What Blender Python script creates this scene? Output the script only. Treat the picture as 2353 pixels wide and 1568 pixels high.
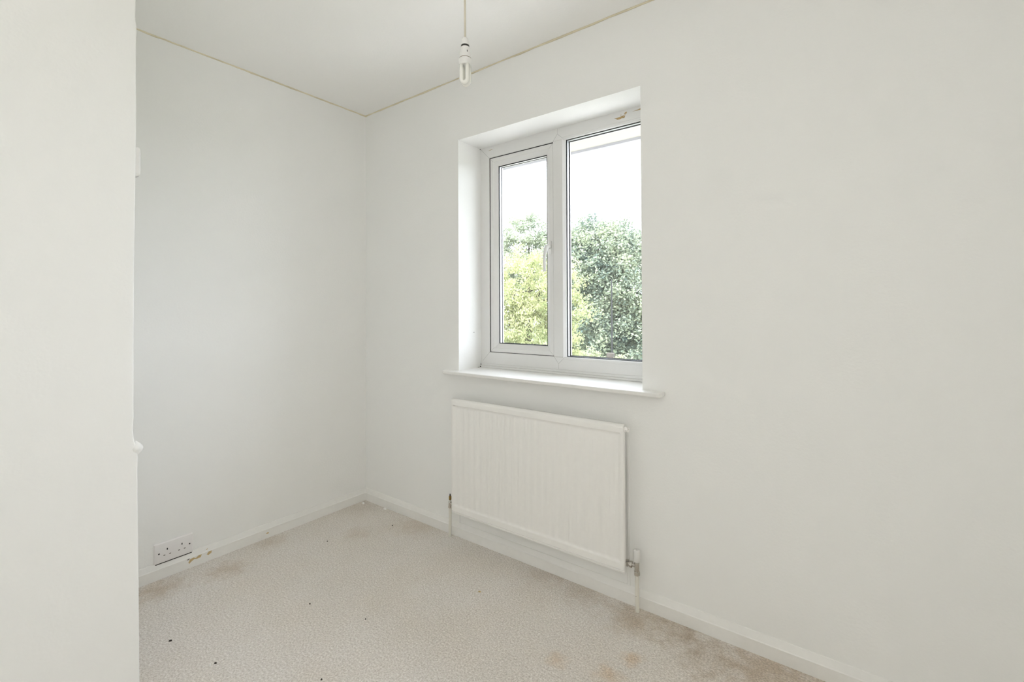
import bpy, bmesh, math, random
import numpy as np
from mathutils import Vector, Matrix

# ------------------------------------------------------------------ reset
for o in list(bpy.data.objects):
    bpy.data.objects.remove(o, do_unlink=True)
scene = bpy.context.scene
COL = scene.collection
random.seed(7)

# ------------------------------------------------------------------ camera
F_PX, CY = 1080.357, 696.931
YAW, PITCH, ROLL = math.radians(36.9172), math.radians(0.6302), math.radians(-0.2521)
CAM = Vector((2.5034, -1.8059, 1.1852))
fw = Vector((-math.sin(YAW) * math.cos(PITCH), math.cos(YAW) * math.cos(PITCH), math.sin(PITCH)))
rt = Vector((math.cos(YAW), math.sin(YAW), 0))
up = rt.cross(fw)
rt, up = rt * math.cos(ROLL) + up * math.sin(ROLL), up * math.cos(ROLL) - rt * math.sin(ROLL)
cd = bpy.data.cameras.new('camera')
cam = bpy.data.objects.new('camera', cd)
COL.objects.link(cam)
M = Matrix((rt, up, -fw)).transposed().to_4x4()
M.translation = CAM
cam.matrix_world = M
cd.sensor_fit = 'HORIZONTAL'
cd.sensor_width = 36.0
cd.lens = F_PX / 2353 * 36.0
cd.shift_y = (CY - 784) / 2353
cd.clip_start = 0.02
cd.clip_end = 300
scene.camera = cam

# ------------------------------------------------------------------ world, sun, lights, exposure
world = bpy.data.worlds.new('hazy_sky')
scene.world = world
world.use_nodes = True
bg = world.node_tree.nodes['Background']
bg.inputs['Color'].default_value = (0.85, 0.905, 1.0, 1)
bg.inputs['Strength'].default_value = 9.6

def add_light(name, kind, loc, rot, energy, color=(1, 1, 1), **kw):
    ld = bpy.data.lights.new(name, kind)
    ld.energy = energy
    ld.color = color
    for k, v in kw.items():
        if k == 'portal':
            ld.cycles.is_portal = True
        else:
            setattr(ld, k, v)
    o = bpy.data.objects.new(name, ld)
    COL.objects.link(o)
    o.location = loc
    o.rotation_euler = rot
    return o

# hazy summer sun from behind the house, lighting the garden trees only
sun = add_light('sun', 'SUN', (0, -5, 20), (0, 0, 0), 7.0, (1.0, 0.93, 0.78), angle=math.radians(2))
sun.rotation_euler = Vector((0.72, 0.30, -0.66)).to_track_quat('-Z', 'Y').to_euler()
# sampling portal in the window opening
add_light('window_portal', 'AREA', (1.295, 0.32, 1.47), (-math.pi / 2, 0, 0), 0, portal=True,
          shape='RECTANGLE', size=1.0, size_y=1.2)
# unseen fill light added behind the camera, aimed up at the back wall
fill_light = add_light('bounce_flash', 'AREA', (2.62, -1.98, 1.2), (0, 0, 0), 10.2, (1.0, 0.993, 0.97),
                  shape='RECTANGLE', size=0.8, size_y=0.6)
fill_light.rotation_euler = Vector((0.12, -0.66, 0.70)).to_track_quat('-Z', 'Y').to_euler()

vs = scene.view_settings
scene.display_settings.display_device = 'sRGB'
vs.view_transform = 'Standard'
vs.look = 'None'
vs.gamma = 1
vs.use_curve_mapping = False
vs.exposure = 0.0
scene.cycles.use_denoising = True
scene.cycles.max_bounces = 10
scene.cycles.diffuse_bounces = 10
scene.cycles.glossy_bounces = 3
scene.cycles.transmission_bounces = 3
scene.cycles.transparent_max_bounces = 10
scene.cycles.use_adaptive_sampling = True
scene.cycles.adaptive_threshold = 0.2
scene.cycles.adaptive_min_samples = 16
scene.cycles.sample_clamp_indirect = 6

# ------------------------------------------------------------------ materials
def new_mat(name):
    m = bpy.data.materials.new(name)
    m.use_nodes = True
    nt = m.node_tree
    return m, nt, nt.nodes['Principled BSDF']

def N(nt, kind, **props):
    n = nt.nodes.new(kind)
    for k, v in props.items():
        setattr(n, k, v)
    return n

def plain(name, col, rough=0.5, metal=0.0, var=0.03, scale=40, bump=0.0, bump_scale=300, spec=0.5):
    """painted / moulded surface with a little procedural tone variation and relief"""
    m, nt, p = new_mat(name)
    tc = N(nt, 'ShaderNodeTexCoord')
    nz = N(nt, 'ShaderNodeTexNoise')
    nz.inputs['Scale'].default_value = scale
    nz.inputs['Detail'].default_value = 2
    nt.links.new(tc.outputs['Object'], nz.inputs['Vector'])
    mx = N(nt, 'ShaderNodeMix', data_type='RGBA')
    mx.inputs['A'].default_value = (*[c * (1 - var) for c in col], 1)
    mx.inputs['B'].default_value = (*[min(1, c * (1 + var)) for c in col], 1)
    nt.links.new(nz.outputs['Fac'], mx.inputs['Factor'])
    nt.links.new(mx.outputs['Result'], p.inputs['Base Color'])
    p.inputs['Roughness'].default_value = rough
    p.inputs['Metallic'].default_value = metal
    p.inputs['Specular IOR Level'].default_value = spec
    if bump:
        n2 = N(nt, 'ShaderNodeTexNoise')
        n2.inputs['Scale'].default_value = bump_scale
        n2.inputs['Detail'].default_value = 3
        nt.links.new(tc.outputs['Object'], n2.inputs['Vector'])
        b = N(nt, 'ShaderNodeBump')
        b.inputs['Strength'].default_value = bump
        b.inputs['Distance'].default_value = 0.002
        nt.links.new(n2.outputs['Fac'], b.inputs['Height'])
        nt.links.new(b.outputs['Normal'], p.inputs['Normal'])
    return m

def wall_paint(name, col, col2):
    m, nt, p = new_mat(name)
    tc = N(nt, 'ShaderNodeTexCoord')
    big = N(nt, 'ShaderNodeTexNoise')
    big.inputs['Scale'].default_value = 2.2
    big.inputs['Detail'].default_value = 2
    nt.links.new(tc.outputs['Object'], big.inputs['Vector'])
    mx = N(nt, 'ShaderNodeMix', data_type='RGBA')
    mx.inputs['A'].default_value = (*col, 1)
    mx.inputs['B'].default_value = (*col2, 1)
    nt.links.new(big.outputs['Fac'], mx.inputs['Factor'])
    nt.links.new(mx.outputs['Result'], p.inputs['Base Color'])
    p.inputs['Roughness'].default_value = 0.62
    p.inputs['Specular IOR Level'].default_value = 0.3
    fine = N(nt, 'ShaderNodeTexNoise')
    fine.inputs['Scale'].default_value = 110
    fine.inputs['Detail'].default_value = 1
    nt.links.new(tc.outputs['Object'], fine.inputs['Vector'])
    b = N(nt, 'ShaderNodeBump')
    b.inputs['Strength'].default_value = 0.12
    b.inputs['Distance'].default_value = 0.003
    nt.links.new(fine.outputs['Fac'], b.inputs['Height'])
    nt.links.new(b.outputs['Normal'], p.inputs['Normal'])
    return m

MAT = {}
MAT['wall'] = wall_paint('wall_paint_off_white', (0.915, 0.912, 0.897), (0.905, 0.904, 0.889))
MAT['ceiling'] = wall_paint('ceiling_paint', (0.94, 0.930, 0.908), (0.945, 0.935, 0.914))
MAT['gloss'] = plain('white_gloss_woodwork', (0.88, 0.87, 0.845), 0.32, bump=0.15, bump_scale=60)
MAT['upvc'] = plain('white_upvc', (0.78, 0.775, 0.765), 0.28, var=0.012)
MAT['upvc_line'] = plain('mitre_line_grey', (0.42, 0.42, 0.41), 0.5)
MAT['gasket'] = plain('black_rubber_gasket', (0.015, 0.016, 0.018), 0.55)
MAT['spacer'] = plain('aluminium_spacer', (0.72, 0.73, 0.76), 0.35, metal=0.6)
MAT['rad'] = plain('radiator_enamel', (0.93, 0.915, 0.89), 0.35, var=0.012)
MAT['plastic'] = plain('white_plastic', (0.80, 0.79, 0.77), 0.38, var=0.012)
MAT['socket'] = plain('socket_plastic', (0.85, 0.825, 0.82), 0.4, var=0.012)
MAT['flexmat'] = plain('cream_flex', (0.68, 0.63, 0.52), 0.5)
MAT['pipe'] = plain('painted_pipe', (0.80, 0.78, 0.71), 0.35)
MAT['chrome'] = plain('dull_chrome', (0.60, 0.57, 0.52), 0.16, metal=1.0, var=0.15, scale=120)
MAT['brass'] = plain('aged_brass', (0.30, 0.19, 0.06), 0.35, metal=0.85, var=0.25, scale=200)
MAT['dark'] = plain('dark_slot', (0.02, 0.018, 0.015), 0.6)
MAT['greyslot'] = plain('grey_shutter', (0.16, 0.14, 0.13), 0.6)
MAT['joint'] = plain('yellowed_joint_filler', (0.80, 0.73, 0.55), 0.7, var=0.18, scale=18)
MAT['residue'] = plain('brown_film_residue', (0.42, 0.30, 0.14), 0.6, var=0.35, scale=160)
MAT['bare'] = plain('bare_wood_chip', (0.58, 0.44, 0.23), 0.7, var=0.3, scale=200)
MAT['brownring'] = plain('brown_ring', (0.20, 0.15, 0.10), 0.6)
MAT['darkpole'] = plain('dark_pole', (0.014, 0.014, 0.015), 0.7)
MAT['crumb'] = plain('dark_crumb', (0.04, 0.03, 0.025), 0.8)
MAT['whitechip'] = plain('white_paint_chip', (0.97, 0.96, 0.93), 0.5)
MAT['soffit'] = plain('cream_soffit_board', (0.46, 0.435, 0.385), 0.5)
MAT['fascia'] = plain('weathered_fascia', (0.44, 0.43, 0.47), 0.5, var=0.08, scale=14)
MAT['brickout'] = plain('outer_render', (0.62, 0.55, 0.47), 0.9, var=0.1)
MAT['bark'] = plain('bark', (0.055, 0.042, 0.034), 0.9, var=0.35, scale=14, bump=0.6, bump_scale=30)
MAT['fence'] = plain('weathered_timber', (0.085, 0.072, 0.062), 0.85, var=0.25, scale=10)
MAT['wire'] = plain('overhead_wire', (0.10, 0.10, 0.11), 0.6)
MAT['paving'] = plain('pale_paving', (0.42, 0.405, 0.38), 0.9, var=0.12, scale=5)
MAT['lawn'] = plain('lawn', (0.07, 0.09, 0.035), 0.95, var=0.35, scale=3, bump=0.6, bump_scale=25)
MAT['door'] = plain('white_door_gloss', (0.80, 0.79, 0.75), 0.3)

def tube_glass():
    m, nt, p = new_mat('frosted_lamp_tube')
    p.inputs['Base Color'].default_value = (0.86, 0.85, 0.80, 1)
    p.inputs['Roughness'].default_value = 0.18
    p.inputs['Coat Weight'].default_value = 0.5
    tc = N(nt, 'ShaderNodeTexCoord')
    nz = N(nt, 'ShaderNodeTexNoise')
    nz.inputs['Scale'].default_value = 90
    nt.links.new(tc.outputs['Object'], nz.inputs['Vector'])
    mr = N(nt, 'ShaderNodeMapRange')
    mr.inputs['To Min'].default_value = 0.14
    mr.inputs['To Max'].default_value = 0.24
    nt.links.new(nz.outputs['Fac'], mr.inputs['Value'])
    nt.links.new(mr.outputs['Result'], p.inputs['Roughness'])
    return m
MAT['tube'] = tube_glass()

def pane_glass():
    m = bpy.data.materials.new('window_glass')
    m.use_nodes = True
    nt = m.node_tree
    nt.nodes.clear()
    out = N(nt, 'ShaderNodeOutputMaterial')
    tr = N(nt, 'ShaderNodeBsdfTransparent')
    tr.inputs['Color'].default_value = (0.985, 0.99, 0.99, 1)
    gl = N(nt, 'ShaderNodeBsdfGlossy')
    gl.inputs['Roughness'].default_value = 0.01
    gl.inputs['Color'].default_value = (1, 1, 1, 1)
    lw = N(nt, 'ShaderNodeLayerWeight')
    pw = N(nt, 'ShaderNodeMath', operation='POWER')
    nt.links.new(lw.outputs['Facing'], pw.inputs[0])
    pw.inputs[1].default_value = 5
    ma = N(nt, 'ShaderNodeMath', operation='MULTIPLY_ADD')
    nt.links.new(pw.outputs[0], ma.inputs[0])
    ma.inputs[1].default_value = 0.9
    ma.inputs[2].default_value = 0.03
    mx = N(nt, 'ShaderNodeMixShader')
    nt.links.new(ma.outputs[0], mx.inputs[0])
    nt.links.new(tr.outputs[0], mx.inputs[1])
    nt.links.new(gl.outputs[0], mx.inputs[2])
    nt.links.new(mx.outputs[0], out.inputs['Surface'])
    return m
MAT['glass'] = pane_glass()

def leaf_mat(name, a, b, trans):
    m = bpy.data.materials.new(name)
    m.use_nodes = True
    nt = m.node_tree
    nt.nodes.clear()
    out = N(nt, 'ShaderNodeOutputMaterial')
    geo = N(nt, 'ShaderNodeNewGeometry')
    tc = N(nt, 'ShaderNodeTexCoord')
    nz = N(nt, 'ShaderNodeTexNoise')
    nz.inputs['Scale'].default_value = 0.9
    nz.inputs['Detail'].default_value = 3
    nt.links.new(tc.outputs['Object'], nz.inputs['Vector'])
    av = N(nt, 'ShaderNodeMath', operation='MULTIPLY_ADD')
    nt.links.new(geo.outputs['Random Per Island'], av.inputs[0])
    av.inputs[1].default_value = 0.5
    sb = N(nt, 'ShaderNodeMath', operation='MULTIPLY_ADD')
    nt.links.new(nz.outputs['Fac'], sb.inputs[0])
    sb.inputs[1].default_value = 1.6
    sb.inputs[2].default_value = -0.55
    nt.links.new(sb.outputs[0], av.inputs[2])
    mx = N(nt, 'ShaderNodeMix', data_type='RGBA')
    mx.inputs['A'].default_value = (*a, 1)
    mx.inputs['B'].default_value = (*b, 1)
    nt.links.new(av.outputs[0], mx.inputs['Factor'])
    df = N(nt, 'ShaderNodeBsdfDiffuse')
    tl = N(nt, 'ShaderNodeBsdfTranslucent')
    nt.links.new(mx.outputs['Result'], df.inputs['Color'])
    nt.links.new(mx.outputs['Result'], tl.inputs['Color'])
    ms = N(nt, 'ShaderNodeMixShader')
    ms.inputs[0].default_value = trans
    nt.links.new(df.outputs[0], ms.inputs[1])
    nt.links.new(tl.outputs[0], ms.inputs[2])
    nt.links.new(ms.outputs[0], out.inputs['Surface'])
    return m
MAT['leaf_yellow'] = leaf_mat('leaf_yellow_green', (0.21, 0.265, 0.12), (0.60, 0.585, 0.33), 0.35)
MAT['leaf_dark'] = leaf_mat('leaf_blue_green', (0.085, 0.13, 0.125), (0.42, 0.455, 0.30), 0.25)
MAT['leaf_mid'] = leaf_mat('leaf_mid_green', (0.20, 0.24, 0.19), (0.43, 0.46, 0.32), 0.35)
MAT['leaf_shrub'] = leaf_mat('leaf_shrub', (0.25, 0.29, 0.19), (0.50, 0.51, 0.32), 0.35)

def carpet_mat():
    m, nt, p = new_mat('beige_carpet')
    tc = N(nt, 'ShaderNodeTexCoord')
    L = nt.links.new
    n1 = N(nt, 'ShaderNodeTexNoise')
    n1.inputs['Scale'].default_value = 150
    n1.inputs['Detail'].default_value = 3
    n1.inputs['Roughness'].default_value = 0.7
    L(tc.outputs['Object'], n1.inputs['Vector'])
    v1 = N(nt, 'ShaderNodeTexVoronoi')
    v1.inputs['Scale'].default_value = 170
    L(tc.outputs['Object'], v1.inputs['Vector'])
    mr = N(nt, 'ShaderNodeMapRange')
    mr.inputs['From Min'].default_value = 0.33
    mr.inputs['From Max'].default_value = 0.67
    L(n1.outputs['Fac'], mr.inputs['Value'])
    c1 = N(nt, 'ShaderNodeMix', data_type='RGBA')
    c1.inputs['A'].default_value = (0.62, 0.572, 0.518, 1)
    c1.inputs['B'].default_value = (0.96, 0.925, 0.885, 1)
    L(mr.outputs['Result'], c1.inputs['Factor'])
    # broad worn tone
    n2 = N(nt, 'ShaderNodeTexNoise')
    n2.inputs['Scale'].default_value = 3.0
    n2.inputs['Detail'].default_value = 2
    L(tc.outputs['Object'], n2.inputs['Vector'])
    m2 = N(nt, 'ShaderNodeMapRange')
    m2.inputs['From Min'].default_value = 0.35
    m2.inputs['From Max'].default_value = 0.7
    m2.inputs['To Min'].default_value = 0.0
    m2.inputs['To Max'].default_value = 0.27
    L(n2.outputs['Fac'], m2.inputs['Value'])
    c2 = N(nt, 'ShaderNodeMix', data_type='RGBA', blend_type='MULTIPLY')
    c2.inputs['B'].default_value = (0.90, 0.83, 0.71, 1)
    L(m2.outputs['Result'], c2.inputs['Factor'])
    L(c1.outputs['Result'], c2.inputs['A'])
    last = c2.outputs['Result']
    # trodden-in stains: (x, y, radius, amount, colour)
    n3 = N(nt, 'ShaderNodeTexNoise')
    n3.inputs['Scale'].default_value = 22
    n3.inputs['Detail'].default_value = 3
    L(tc.outputs['Object'], n3.inputs['Vector'])
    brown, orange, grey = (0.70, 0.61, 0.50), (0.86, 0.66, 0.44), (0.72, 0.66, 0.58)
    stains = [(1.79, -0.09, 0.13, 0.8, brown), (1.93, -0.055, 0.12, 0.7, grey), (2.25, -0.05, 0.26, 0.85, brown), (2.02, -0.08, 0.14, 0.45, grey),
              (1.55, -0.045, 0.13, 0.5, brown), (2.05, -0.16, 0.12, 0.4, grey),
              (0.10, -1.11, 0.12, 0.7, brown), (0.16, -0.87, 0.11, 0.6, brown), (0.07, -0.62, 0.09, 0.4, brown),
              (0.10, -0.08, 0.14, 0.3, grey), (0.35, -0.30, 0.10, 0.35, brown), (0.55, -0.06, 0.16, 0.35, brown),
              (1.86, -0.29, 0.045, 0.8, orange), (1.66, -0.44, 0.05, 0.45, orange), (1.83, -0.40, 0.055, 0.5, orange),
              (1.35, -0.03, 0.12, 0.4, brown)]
    for (sx, sy, r, amt, col) in stains:
        d = N(nt, 'ShaderNodeVectorMath', operation='DISTANCE')
        L(tc.outputs['Object'], d.inputs[0])
        d.inputs[1].default_value = (sx, sy, 0)
        wob = N(nt, 'ShaderNodeMath', operation='MULTIPLY_ADD')
        L(n3.outputs['Fac'], wob.inputs[0])
        wob.inputs[1].default_value = -r * 1.6
        L(d.outputs['Value'], wob.inputs[2])
        q = N(nt, 'ShaderNodeMapRange', interpolation_type='SMOOTHSTEP')
        q.inputs['From Min'].default_value = -r * 0.9
        q.inputs['From Max'].default_value = r * 0.35
        q.inputs['To Min'].default_value = amt
        q.inputs['To Max'].default_value = 0
        L(wob.outputs[0], q.inputs['Value'])
        c = N(nt, 'ShaderNodeMix', data_type='RGBA', blend_type='MULTIPLY')
        c.inputs['B'].default_value = (*col, 1)
        L(q.outputs['Result'], c.inputs['Factor'])
        L(last, c.inputs['A'])
        last = c.outputs['Result']
    L(last, p.inputs['Base Color'])
    p.inputs['Roughness'].default_value = 0.95
    p.inputs['Specular IOR Level'].default_value = 0.1
    p.inputs['Sheen Weight'].default_value = 0.15
    hb = N(nt, 'ShaderNodeMath', operation='ADD')
    L(n1.outputs['Fac'], hb.inputs[0])
    L(v1.outputs['Distance'], hb.inputs[1])
    b = N(nt, 'ShaderNodeBump')
    b.inputs['Strength'].default_value = 0.55
    b.inputs['Distance'].default_value = 0.006
    L(hb.outputs[0], b.inputs['Height'])
    L(b.outputs['Normal'], p.inputs['Normal'])
    return m
MAT['carpet'] = carpet_mat()

# ------------------------------------------------------------------ mesh helpers
class MB:
    def __init__(self):
        self.v, self.f = [], []

    def add(self, verts, faces):
        k = len(self.v)
        self.v += [tuple(p) for p in verts]
        self.f += [tuple(i + k for i in f) for f in faces]
        return self

    def box(self, x0, x1, y0, y1, z0, z1):
        vs_ = [(x, y, z) for z in (z0, z1) for y in (y0, y1) for x in (x0, x1)]
        return self.add(vs_, [(0, 2, 3, 1), (4, 5, 7, 6), (0, 1, 5, 4), (2, 6, 7, 3), (0, 4, 6, 2), (1, 3, 7, 5)])

    def lathe(self, prof, n=24, origin=(0, 0, 0), axis='z'):
        """prof: list of (radius, height)"""
        vs_, fs = [], []
        for (r, h) in prof:
            for i in range(n):
                a = 2 * math.pi * i / n
                c, s = r * math.cos(a), r * math.sin(a)
                p = {'z': (c, s, h), 'x': (h, c, s), 'y': (c, h, -s)}[axis]
                vs_.append(tuple(p[k] + origin[k] for k in range(3)))
        for j in range(len(prof) - 1):
            for i in range(n):
                a, b = j * n + i, j * n + (i + 1) % n
                fs.append((a, b, b + n, a + n))
        fs.append(tuple(range(n))[::-1])
        k = (len(prof) - 1) * n
        fs.append(tuple(range(k, k + n)))
        return self.add(vs_, fs)

    def tube(self, path, rad, n=12):
        path = [Vector(p) for p in path]
        rads = rad if isinstance(rad, (list, tuple)) else [rad] * len(path)
        vs_, fs = [], []
        prev = None
        for i, p in enumerate(path):
            t = (path[min(i + 1, len(path) - 1)] - path[max(i - 1, 0)]).normalized()
            if prev is None:
                ref = Vector((1, 0, 0)) if abs(t.x) < 0.9 else Vector((0, 1, 0))
                u = t.cross(ref).normalized()
            else:
                u = (prev - t * prev.dot(t)).normalized()
            prev = u
            w = t.cross(u)
            for k in range(n):
                a = 2 * math.pi * k / n
                vs_.append(p + (u * math.cos(a) + w * math.sin(a)) * rads[i])
        for j in range(len(path) - 1):
            for k in range(n):
                a, b = j * n + k, j * n + (k + 1) % n
                fs.append((a, b, b + n, a + n))
        fs.append(tuple(range(n))[::-1])
        k = (len(path) - 1) * n
        fs.append(tuple(range(k, k + n)))
        return self.add(vs_, fs)

    def prism(self, loop, a, b):
        """loop: list of 3-D points; extruded by vector b - a offsets"""
        n = len(loop)
        vs_ = [Vector(p) + Vector(a) for p in loop] + [Vector(p) + Vector(b) for p in loop]
        fs = [tuple(range(n))[::-1], tuple(range(n, 2 * n))]
        for i in range(n):
            fs.append((i, (i + 1) % n, (i + 1) % n + n, i + n))
        return self.add(vs_, fs)

    def build(self, name, mat, parent=None, smooth=False, bevel=0.0, seg=2, auto=None):
        me = bpy.data.meshes.new(name)
        me.from_pydata(self.v, [], self.f)
        bm = bmesh.new()
        bm.from_mesh(me)
        bmesh.ops.recalc_face_normals(bm, faces=bm.faces)
        bm.to_mesh(me)
        bm.free()
        me.materials.append(MAT[mat])
        if smooth:
            me.polygons.foreach_set('use_smooth', [True] * len(me.polygons))
        if auto:
            me.polygons.foreach_set('use_smooth', [True] * len(me.polygons))
            me.set_sharp_from_angle(angle=math.radians(auto))
        o = bpy.data.objects.new(name, me)
        COL.objects.link(o)
        if parent is not None:
            o.parent = parent
            o.matrix_parent_inverse = parent_inv(parent)
        if bevel:
            b = o.modifiers.new('bevel', 'BEVEL')
            b.width = bevel
            b.segments = seg
            b.limit_method = 'ANGLE'
            b.angle_limit = math.radians(35)
        return o

def parent_inv(p):
    loc = Vector(p.location)
    q = p.parent
    while q is not None:
        loc = loc  # parts are modelled in world space; only the top Empty carries an offset
        q = q.parent
    return Matrix.Translation(-loc) if p.parent is None else Matrix.Identity(4)

def empty(name, loc):
    o = bpy.data.objects.new(name, None)
    o.empty_display_size = 0.05
    COL.objects.link(o)
    o.location = loc
    return o

def tag(o, label=None, cat=None, group=None, kind=None):
    for k, v in (('label', label), ('category', cat), ('group', group), ('kind', kind)):
        if v:
            o[k] = v
    return o

def structure(o, label, cat):
    return tag(o, label, cat, kind='structure')

# ------------------------------------------------------------------ room shell
H = 2.40
XR, YB = 3.02, -2.50                 # right wall, wall behind the camera
OX0, OX1, OZ0, OZ1 = 0.7964, 1.7929, 0.861, 2.0735   # window opening
WT = 0.30                            # outer wall thickness
SILL_T = 0.017

m = MB()
m.add([(-0.1, YB - 0.1, 0), (XR + 0.1, YB - 0.1, 0), (XR + 0.1, 0.1, 0), (-0.1, 0.1, 0),
       (-0.1, YB - 0.1, -0.2), (XR + 0.1, YB - 0.1, -0.2), (XR + 0.1, 0.1, -0.2), (-0.1, 0.1, -0.2)],
      [(0, 1, 2, 3), (7, 6, 5, 4), (0, 4, 5, 1), (1, 5, 6, 2), (2, 6, 7, 3), (3, 7, 4, 0)])
structure(m.build('floor', 'carpet'), 'speckled beige carpet with brown stains along the walls', 'carpet')

structure(MB().box(-0.1, XR + 0.1, YB - 0.1, 0.1, H, H + 0.2).build('ceiling', 'ceiling'),
          'plain off-white ceiling above the hanging bulb', 'ceiling')
m = MB()
m.box(-0.1, OX0, 0, WT, -0.2, H + 0.2)
m.box(OX1, XR + 0.3, 0, WT, -0.2, H + 0.2)
m.box(OX0, OX1, 0, WT, -0.2, OZ0 - SILL_T)
m.box(OX0, OX1, 0, WT, OZ1, H + 0.2)
structure(m.build('wall_window', 'wall'), 'off-white wall with the window and the radiator', 'wall')
structure(MB().box(-0.15, 0, YB - 0.1, 0.05, -0.2, H + 0.2).build('wall_left', 'wall'),
          'off-white wall with the double socket, left of the corner', 'wall')
structure(MB().box(XR, XR + 0.15, YB - 0.1, 0.05, -0.2, H + 0.2).build('wall_right', 'wall'),
          'off-white wall at the right end of the room', 'wall')
structure(MB().box(-0.1, XR + 0.1, YB - 0.15, YB, -0.2, H + 0.2).build('wall_back', 'wall'),
          'off-white wall behind the camera', 'wall')

# boxed-in projection on the left: its free corner is uneven, with a lump of filler
BX = 0.821
edge = [(-1.3756, 2.40), (-1.3756, 2.0851), (-1.3765, 2.0465), (-1.3761, 2.0239), (-1.3738, 2.0072), (-1.3737, 1.9907),
        (-1.3748, 1.9584), (-1.3745, 1.8317), (-1.3737, 1.7813), (-1.3741, 1.6672), (-1.3749, 1.5407), (-1.377, 1.3265),
        (-1.3773, 1.0759), (-1.3769, 0.8761), (-1.3783, 0.8391), (-1.3762, 0.8162), (-1.3740, 0.806),
        (-1.3700, 0.790), (-1.3680, 0.775), (-1.3665, 0.7613), (-1.3673, 0.7241), (-1.3657, 0.5737), (-1.363, 0.3854),
        (-1.3602, 0.1125), (-1.3595, 0.0)]
R_ARRIS = 0.004
rows = []
for (ye, z) in edge:
    row = [(BX, YB - 0.05, z), (BX, -1.9, z), (BX, -1.45, z), (BX, ye - 0.012, z)]
    for k in range(5):
        a = k / 4 * math.pi / 2
        row.append((BX - R_ARRIS + R_ARRIS * math.cos(a), ye - R_ARRIS + R_ARRIS * math.sin(a), z))
    row += [(BX - 0.02, ye, z), (BX - 0.12, -1.374, z), (-0.02, -1.374, z)]
    rows.append(row)
nc = len(rows[0])
m = MB()
m.add([p for r in rows for p in r],
      [(j * nc + i, j * nc + i + 1, (j + 1) * nc + i + 1, (j + 1) * nc + i)
       for j in range(len(rows) - 1) for i in range(nc - 1)])
bulk = m.build('wall_bulkhead', 'wall', auto=50)
structure(bulk, 'boxed-in wall projecting at the left with an uneven corner', 'wall')
# filler lump on the corner (dollop pulled over the arris)
def lump(cx, cy, cz, rx, ry, rz, name, parent, mat='wall', seed=3, n=16, droop=0.35):
    rnd = random.Random(seed)
    ph = [rnd.uniform(0, 6.28) for _ in range(6)]
    vs_, fs = [], []
    for j in range(n + 1):
        t = math.pi * j / n
        for i in range(2 * n):
            a = math.pi * i / n
            x, y, z = math.sin(t) * math.cos(a), math.sin(t) * math.sin(a), math.cos(t)
            w = 1 + 0.10 * math.sin(2 * a + ph[0]) * math.sin(t) + 0.08 * math.sin(3 * t + ph[1])
            taper = 1 - droop * max(0, z)
            vs_.append((cx + rx * x * w * taper, cy + ry * y * w * taper, cz + rz * z * w))
    for j in range(n):
        for i in range(2 * n):
            a, b = j * 2 * n + i, j * 2 * n + (i + 1) % (2 * n)
            fs.append((a, b, b + 2 * n, a + 2 * n))
    return MB().add(vs_, fs).build(name, mat, parent, smooth=True)
lump(BX - 0.0120, -1.3690, 0.7850, 0.0130, 0.0175, 0.022, 'filler_lump', bulk)

# ------------------------------------------------------------------ skirting boards (chamfered)
SK_H, SK_F, SK_T = 0.070, 0.045, 0.015
def skirt(name, p0, p1, nrm, label):
    """runs p0 -> p1 on the floor along a wall with inward normal nrm"""
    p0, p1, nv = Vector((*p0, 0)), Vector((*p1, 0)), Vector((*nrm, 0))
    prof = [(0, -0.01), (SK_T, -0.01), (SK_T, SK_F), (SK_T - 0.003, SK_F + 0.003), (0.003, SK_H - 0.001), (0, SK_H)]
    loop = [nv * a + Vector((0, 0, b)) for a, b in prof]
    o = MB().prism(loop, p0, p1).build(name, 'gloss')
    return structure(o, label, 'skirting board')
sk_win = skirt('baseboard_window', (0, 0), (XR, 0), (0, -1), 'white chamfered skirting board under the radiator')
sk_left = skirt('baseboard_left', (0, -1.374), (0, 0), (1, 0), 'white chipped skirting board under the double socket')
skirt('baseboard_bulkhead', (0.0, -1.374), (BX - 0.03, -1.374), (0, 1), 'white skirting board on the return of the boxed-in wall')
skirt('baseboard_right', (XR, YB), (XR, 0), (-1, 0), 'white skirting board on the right wall')
skirt('baseboard_back', (BX, YB), (XR, YB), (0, 1), 'white skirting board behind the camera')

def flake(name, pts, mat, parent, nrm, thick=0.0006):
    """thin irregular patch lying on a surface; pts in world space"""
    nv = Vector(nrm)
    return MB().prism([Vector(p) for p in pts], nv * 0.0001, nv * thick).build(name, mat, parent)

def skpt(y, s):
    """point on the left skirting: s in 0..1 front face, 1..2 chamfer"""
    if s <= 1:
        return (SK_T, y, SK_F * s)
    t = s - 1
    return (SK_T - 0.003 - (SK_T - 0.006) * t, y, SK_F + 0.003 + (SK_H - SK_F - 0.004) * t)
FR = (1, 0, 0)
flake('paint_chip', [skpt(-0.968, 0.60), skpt(-0.962, 0.86), skpt(-0.948, 0.93), skpt(-0.938, 0.80), skpt(-0.925, 0.98),
                     skpt(-0.914, 0.95), skpt(-0.918, 0.70), skpt(-0.934, 0.68), skpt(-0.944, 0.74), skpt(-0.955, 0.62), skpt(-0.965, 0.45)],
      'bare', sk_left, FR)
flake('paint_chip', [skpt(-0.893, 0.74), skpt(-0.884, 0.98), skpt(-0.872, 0.96), skpt(-0.874, 0.74), skpt(-0.886, 0.62)], 'bare', sk_left, FR)
flake('paint_chip', [skpt(-0.895, 1.30), skpt(-0.889, 1.42), skpt(-0.885, 1.38), skpt(-0.892, 1.22)], 'bare', sk_left, (0.9, 0, 0.45))
flake('paint_chip', [skpt(-0.975, 0.88), skpt(-0.969, 0.98), skpt(-0.962, 0.97), skpt(-0.966, 0.86)], 'greyslot', sk_left, FR)
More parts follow.
